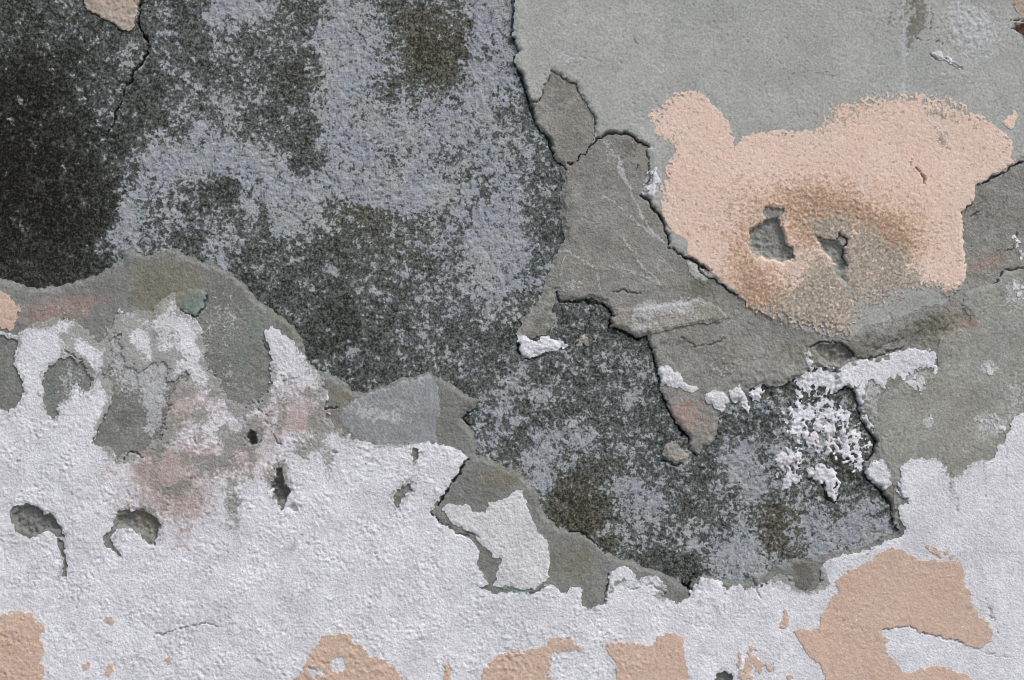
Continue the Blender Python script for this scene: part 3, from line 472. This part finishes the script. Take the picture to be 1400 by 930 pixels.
# 7 peach patches below and left
for poly, holes, lab, rg, sp, mt in (
 ('-90 850, -60 836, -30 846, 0 842, 13 835, 44 833, 49 845, 64 858, 59 871, 62 886, 55 902, 62 912, 60 930, 55 970, 20 1010, -40 990, -95 940, -80 890', (), 'deep peach paint patch in the bottom left corner', .25, .15, 'peachlow'),
 ('404 928, 411 917, 420 904, 425 889, 440 872, 461 865, 479 868, 494 883, 510 896, 530 904, 553 920, 549 934, 540 990, 420 985', ('446 905, 456 898, 471 896, 472 910, 464 918, 455 914', '424 917, 440 912, 443 920, 430 925'), 'rounded deep peach patch with two white chips', .3, .15, 'peachlow'),
 ('603 934, 610 907, 617 910, 620 925, 623 940, 615 970', (), 'narrow peach spike at the bottom edge', .3, .1, 'peachlow'),
 ('658 934, 662 914, 683 894, 710 886, 716 891, 742 883, 753 873, 780 870, 786 881, 796 886, 796 891, 775 889, 765 894, 755 893, 754 930, 750 985, 670 980', (), 'deep peach patch with a tongue to the right', .25, .15, 'peachlow'),
 ('821 881, 845 876, 876 881, 894 881, 897 870, 917 865, 933 870, 936 896, 942 914, 938 990, 842 990, 840 904, 832 894', (), 'squarish deep peach patch at the bottom', .22, .08, 'peachlow'),
 ('1010 895, 1033 884, 1038 900, 1052 906, 1062 903, 1058 920, 1044 914, 1034 926, 1020 936, 1010 925', (), 'broken speckle of peach paint at the bottom', .9, .5, 'peachlow'),
 ('1084 861, 1120 859, 1125 837, 1135 821, 1148 809, 1138 798, 1156 783, 1174 775, 1200 757, 1218 749, 1236 754, 1262 767, 1313 767, 1315 780, 1321 801, 1332 827, 1345 845, 1356 860, 1355 878, 1339 885, 1319 881, 1311 874, 1293 874, 1264 865, 1244 858, 1208 860, 1208 868, 1218 873, 1208 882, 1220 901, 1233 914, 1246 920, 1272 910, 1298 914, 1319 922, 1330 931, 1350 1000, 1140 1000, 1128 930, 1120 909, 1099 889, 1091 871', (), 'large deep peach paint patch of the lower right', .22, .06, 'peachlow'),
 ('1264 748, 1276 747, 1288 752, 1304 757, 1319 755, 1313 765, 1296 764, 1282 760, 1270 755', (), 'thin peach sliver above the large patch', .5, .5, 'peachlow'),
 ('1066 856, 1072 840, 1075 832, 1079 845, 1077 856, 1070 858', (), 'tiny peach sliver on white paint', .4, 0, 'peachlow'),
 ('142 846, 150 841, 156 848, 150 855', (), 'small peach speck on white paint', .6, 0, 'peachlow'), ('140 916, 150 908, 158 910, 154 922, 144 924', (), 'small peach speck on white paint', .9, .3, 'peachlow'),
 ('112 911, 119 905, 125 911, 118 916', (), 'small peach speck on white paint', .8, 0, 'peachlow'), ('226 902, 231 895, 234 903, 230 910', (), 'small peach speck on white paint', .5, 0, 'peachlow'), ('146 879, 151 875, 154 880', (), 'small peach speck on white paint', .5, 0, 'peachlow'),
 ('1070 926, 1078 918, 1084 928, 1074 934', (), 'small peach speck on white paint', .8, .3, 'peachlow'),
 ('-48 404, -25 392, 0 398, 15 405, 30 423, 24 440, 17 449, 0 450, -30 456, -52 430', (), 'peach paint remnant at the left edge', .5, .1, 'peachlow')):
    film_piece('peach_paint', poly, mt, lower, .8, .75, 3, rg, holes, lab, .2, .25, sp)
film_piece('peach_paint', '103 -420, 113 0, 121 14, 144 26, 165 39, 179 39, 183 24, 190 -2, 200 -420', 'peachpale', None, 2.6, .8, 3, .12, label='faded peach paint wedge at the top left').update(parent=LAYERS[0])
film_piece('exposed_brick', '1386 33, 1402 30, 1440 26, 1440 60, 1404 56, 1392 47', 'brick', mortar, .6, .6, 3, .5, label='orange brown brick showing at the top right edge', tex=.8)
# 8 white residues, chips and lumps
for nm, poly, mt, par, t, rg, sp, lab in (
 ('white_residue', '1098 480, 1106 474, 1112 490, 1116 504, 1130 500, 1150 506, 1160 496, 1180 490, 1200 490, 1215 485, 1221 477, 1235 480, 1250 474, 1262 478, 1280 480, 1283 511, 1262 505, 1250 511, 1234 521, 1227 513, 1216 524, 1211 536, 1200 528, 1186 520, 1180 530, 1179 545, 1186 562, 1194 586, 1197 602, 1185 586, 1175 560, 1168 533, 1155 528, 1140 537, 1125 535, 1118 528, 1105 541, 1092 530, 1085 518, 1095 510, 1110 508', 'white', mortar, 1.1, .7, .2, 'ragged white residue strip above the grey skim'),
 ('white_residue', '1086 530, 1110 536, 1130 542, 1150 560, 1162 580, 1172 600, 1166 620, 1152 626, 1140 614, 1120 626, 1104 612, 1094 590, 1088 560', 'white', mortar, .4, 1.6, 1.3, 'crumbled pinkish white crust on mildewed render'),
 ('white_residue', '1130 545, 1150 548, 1160 570, 1176 600, 1180 625, 1165 640, 1150 625, 1140 600', 'white', mortar, .4, 1.7, 1.4, 'thin white crumbs beside the dark edge'),
 ('white_residue', '1070 570, 1098 545, 1130 540, 1160 565, 1188 606, 1180 642, 1160 640, 1150 625, 1120 626, 1090 610', 'white', mortar, .35, 1.9, 1.45, 'loose white crumbs over the mildewed pocket'),
 ('plaster_lump', '1060 622, 1078 610, 1090 622, 1098 655, 1086 667, 1072 671, 1062 648', 'white', mortar, 1.6, .9, .5, 'pinkish white lump on mildewed render'),
 ('plaster_lump', '1104 640, 1125 631, 1138 640, 1150 660, 1148 676, 1141 687, 1132 680, 1128 667, 1110 661, 1104 654', 'white', mortar, 2.6, .5, .2, 'hanging white lump with a dark lower edge'),
 ('plaster_lump', '1181 648, 1190 632, 1205 625, 1214 640, 1220 662, 1212 669, 1195 665', 'white', mortar, 2.2, .35, .1, 'white lump beside the deep crack'),
 ('plaster_lump', '1226 661, 1238 671, 1241 682, 1231 681, 1226 672', 'white', mortar, 2, .2, 0, 'small white chip at the crack end'),
 ('plaster_lump', '963 541, 975 534, 990 537, 996 549, 988 561, 975 556, 965 550', 'white', mortar, 2.6, .25, 0, 'rounded white lump on brown mortar'),
 ('plaster_lump', '995 535, 1012 528, 1021 539, 1028 559, 1024 573, 1019 560, 1010 552, 1000 550', 'white', mortar, 2.4, .35, .1, 'white lump with a dripping tail'),
 ('plaster_lump', '1024 532, 1040 526, 1048 536, 1040 550, 1030 548', 'white', mortar, 2.0, .8, .5, 'crumbled white lump'),
 ('white_residue', '900 502, 912 500, 925 508, 936 520, 956 532, 945 536, 920 530, 904 524', 'white', mortar, 1.3, .35, .05, 'white paint remnant at the mortar edge'),
 ('white_residue', '868 432, 873 428, 878 419, 882 428, 885 436, 874 438', 'white', mortar, 1.5, .3, 0, 'white fleck on the mortar ledge'),
 ('white_residue', '875 266, 882 250, 886 238, 897 232, 905 240, 903 255, 896 270, 886 270', 'white', grey, 1.2, .9, .5, 'chalky white chip beside the peach patch'),
 ('white_residue', '706 454, 716 458, 728 466, 742 458, 757 462, 776 474, 765 480, 748 480, 735 487, 715 489, 708 476', 'white', mortar, 3, .3, .05, 'white chip at the tip of the mortar'),
 ('white_residue', '1270 73, 1284 69, 1292 77, 1302 79, 1318 91, 1312 93, 1298 86, 1285 82, 1276 80', 'whitesmooth', grey, 2, .25, 0, 'lifted white flake near the top right'),
 ('white_residue', '1382 318, 1392 322, 1400 345, 1396 352, 1388 346, 1392 335', 'white', mortar, 1, 1.0, .5, 'white flecks at the right edge'),
 ('white_residue', '1344 575, 1356 568, 1368 572, 1372 585, 1358 592, 1348 588', 'whitesmooth', skim, .8, 1.3, .8, 'scuffed white fleck on grey skim'),
 ('white_residue', '1346 502, 1356 498, 1362 506, 1352 514', 'whitesmooth', skim, .7, 1.2, .7, 'scuffed white fleck on grey skim'),
 ('white_residue', '1266 572, 1271 566, 1276 574, 1270 580', 'whitesmooth', skim, .8, .5, .1, 'scuffed white fleck on grey skim'),
 ('white_residue', '1236 523, 1250 515, 1266 514, 1264 526, 1256 540, 1248 530', 'whitesmooth', skim, 1.0, 1.0, .7, 'torn white fringe under the residue strip'),
 ('white_residue', '1382 392, 1400 386, 1416 400, 1404 414, 1388 408', 'whitesmooth', skim, .8, 1.0, .6, 'chalky smear at the right edge'),
 ('white_residue', '1085 620, 1098 616, 1102 628, 1090 640', 'white', mortar, 2, 1.2, .8, 'white crumbs on mildewed render'),
 ('plaster_lump', '905 620, 912 608, 922 604, 935 614, 943 625, 934 634, 920 633', 'lump', mortar, 3.5, .25, 0, 'rounded grey lump below the mortar tip'),
 ('plaster_lump', '786 462, 796 457, 806 462, 802 474, 790 475', 'lump', mortar, 1.6, 1.0, .4, 'pale grit cluster in the dark pocket'),
 ('plaster_lump', '806 458, 818 455, 826 462, 816 470', 'lump', mortar, 1.6, 1.0, .4, 'pale grit cluster in the dark pocket'),
 ('plaster_flake', '242 398, 260 394, 280 398, 284 405, 276 420, 265 432, 255 428, 245 420', 'greenflake', lower, 2.6, .12, 0, 'curled green grey paint flake'),
 ('plaster_flake', '836 430, 850 421, 870 419, 900 416, 935 413, 952 408, 985 418, 1000 432, 985 440, 950 444, 915 450, 886 459, 876 463, 855 452, 838 446, 833 437', 'lump', mortar, 3.2, .12, 0, 'pale mortar ledge jutting over the dark pocket'),
 ('plaster_flake', '935 352, 948 360, 960 366, 972 378, 962 388, 948 380, 940 366', 'grey', mortar, 1.2, .4, 0, 'grey flake at the ledge corner')):
    film_piece(nm, poly, mt, par, t, .45, 5 if t > 1.8 else 3, rg, (), lab, .38 if mt == 'white' else .2, .2 if t > 2 else 0, sp)

# ---------------------------------------------------------------- meshing: marching squares with side faces
CASES = {1: [('c0', 'eb', 'el')], 2: [('c1', 'er', 'eb')], 4: [('c2', 'et', 'er')], 8: [('c3', 'el', 'et')], 3: [('c0', 'c1', 'er', 'el')], 6: [('c1', 'c2', 'et', 'eb')],
 12: [('c2', 'c3', 'el', 'er')], 9: [('c3', 'c0', 'eb', 'et')], 7: [('c0', 'c1', 'c2', 'et', 'el')], 14: [('c1', 'c2', 'c3', 'el', 'eb')], 13: [('c2', 'c3', 'c0', 'eb', 'er')],
 11: [('c3', 'c0', 'c1', 'er', 'et')], 5: [('c0', 'eb', 'el'), ('c2', 'et', 'er')], 10: [('c1', 'er', 'eb'), ('c3', 'el', 'et')], 15: [('c0', 'c1', 'c2', 'c3')]}
def build(L):
    w_ = L['w']; F = np.minimum(L['F'], 7 - L['cut']); ny, nx = F.shape
    F = np.where(np.abs(F) < 1e-4, 1e-4, F)
    mt = MAT[L['mat']]; names = sorted(set(mt.attrs))
    C = CR[w_]
    cols = [U[w_], V[w_], L['H'] - C, np.minimum(L['B'], L['H'] - .5) - C - .8] + [MASKS[a][w_] for a in names]
    D = np.stack([c.ravel() for c in cols], 1).astype(f32); ins = F > 0
    if not ins.any(): return
    f = F.ravel(); idx = np.arange(ny * nx).reshape(ny, nx)
    hx = ins[:, :-1] != ins[:, 1:]; vx = ins[:-1] != ins[1:]
    ha, hb = idx[:, :-1][hx], idx[:, 1:][hx]; va, vb = idx[:-1][vx], idx[1:][vx]
    ea, eb_ = np.concatenate([ha, va]), np.concatenate([hb, vb])
    t = (f[ea] / (f[ea] - f[eb_]))[:, None]
    E = D[ea] * (1 - t) + D[eb_] * t
    n0 = ny * nx
    HI = np.full((ny, nx - 1), -1); HI[hx] = n0 + np.arange(len(ha)); VI = np.full((ny - 1, nx), -1); VI[vx] = n0 + len(ha) + np.arange(len(va))
    slot = dict(c0=idx[1:, :-1], c1=idx[1:, 1:], c2=idx[:-1, 1:], c3=idx[:-1, :-1], eb=HI[1:], et=HI[:-1], el=VI[:, :-1], er=VI[:, 1:])
    code = ins[1:, :-1] * 1 + ins[1:, 1:] * 2 + ins[:-1, 1:] * 4 + ins[:-1, :-1] * 8
    D = np.concatenate([D, E]); faces = {3: [], 4: [], 5: []}; be = []
    for cs, polys in CASES.items():
        m = code == cs
        if not m.any(): continue
        for p in polys:
            faces[len(p)].append(np.stack([slot[k][m] for k in p], 1))
            for k in range(len(p)):
                a, b = p[k], p[(k + 1) % len(p)]
                if a[0] == 'e' and b[0] == 'e': be.append(np.stack([slot[a][m], slot[b][m]], 1))
    if L['idx'] == 0 or True:                                   # outer rim of the grid
        pass
    nt = len(D); blocks = [np.concatenate(v) for v in faces.values() if v]
    if be:
        be = np.concatenate(be); bu, inv = np.unique(be, return_inverse=True); inv = inv.reshape(be.shape)
        top = D[bu].copy(); bot = D[bu].copy(); bot[:, 2] = bot[:, 3]
        nb = len(bu); D = np.concatenate([D, top, bot])
        blocks.append(np.stack([nt + inv[:, 1], nt + inv[:, 0], nt + nb + inv[:, 0], nt + nb + inv[:, 1]], 1))
    used = np.zeros(len(D), bool)
    for b in blocks: used[b.ravel()] = True
    remap = np.cumsum(used) - 1; D = D[used]
    loops = np.concatenate([remap[b].ravel() for b in blocks]).astype(np.int32)
    tot = np.concatenate([np.full(len(b), b.shape[1]) for b in blocks]); st = (np.cumsum(tot) - tot).astype(np.int32)
    co = np.stack([(D[:, 0] - 700) * S, -D[:, 2] * S, ZC - (D[:, 1] - 465) * S], 1)
    ctr = (co.min(0) + co.max(0)) / 2; co = (co - ctr).astype(f32)
    me = bpy.data.meshes.new(L['name'])
    me.vertices.add(len(co)); me.vertices.foreach_set('co', co.ravel())
    me.loops.add(len(loops)); me.loops.foreach_set('vertex_index', loops)
    me.polygons.add(len(st)); me.polygons.foreach_set('loop_start', st)
    for k, a in enumerate(names):
        me.attributes.new(a, 'FLOAT', 'POINT').data.foreach_set('value', np.ascontiguousarray(D[:, 4 + k]))
    me.update(calc_edges=True); me.materials.append(mt.m)
    o = bpy.data.objects.new(L['name'], me); sc.collection.objects.link(o)
    pl = L['parent']; po = pl['obj'] if pl and pl['obj'] else None
    o.parent = po or wall; L['ctr'] = ctr
    o.location = ctr - (pl['ctr'] if po else 0)
    if L['label']: o['label'] = L['label']
    if L.get('stuff'): o['kind'] = 'stuff'
    L['obj'] = o; return len(st)
tot_f = 0
for L in LAYERS: tot_f += build(L) or 0
print('faces', tot_f, 'layers', len(LAYERS))

# ---------------------------------------------------------------- body of the wall and the ground it stands on
def slab(name, x0, x1, y0, y1, z0, z1, m, parent=None):
    me = bpy.data.meshes.new(name)
    v = [(x, y, z) for x in (x0, x1) for y in (y0, y1) for z in (z0, z1)]
    me.from_pydata(v, [], [(0, 1, 3, 2), (4, 6, 7, 5), (0, 4, 5, 1), (2, 3, 7, 6), (0, 2, 6, 4), (1, 5, 7, 3)]); me.materials.append(m)
    o = bpy.data.objects.new(name, me); sc.collection.objects.link(o); o.parent = parent; return o
gt = NT('concrete_ground'); gt.out(gt.mix(gt.noise(120, 5, .6), (.20, .195, .18), (.27, .26, .245)), gt.noise(6, 3, .6), 1.5)
slab('wall_core', (ax[0] - 700) * S - .004, (ax[-1] - 700) * S + .004, .035, .30, 0, ZC - (ay[0] - 465) * S + .004, gt.m, wall)
me = bpy.data.meshes.new('ground'); me.from_pydata([(-200, -200, 0), (200, -200, 0), (200, 200, 0), (-200, 200, 0)], [], [(0, 1, 2, 3)]); me.materials.append(gt.m)
g = bpy.data.objects.new('ground', me); sc.collection.objects.link(g); g['kind'] = 'structure'; g.location.z = .001
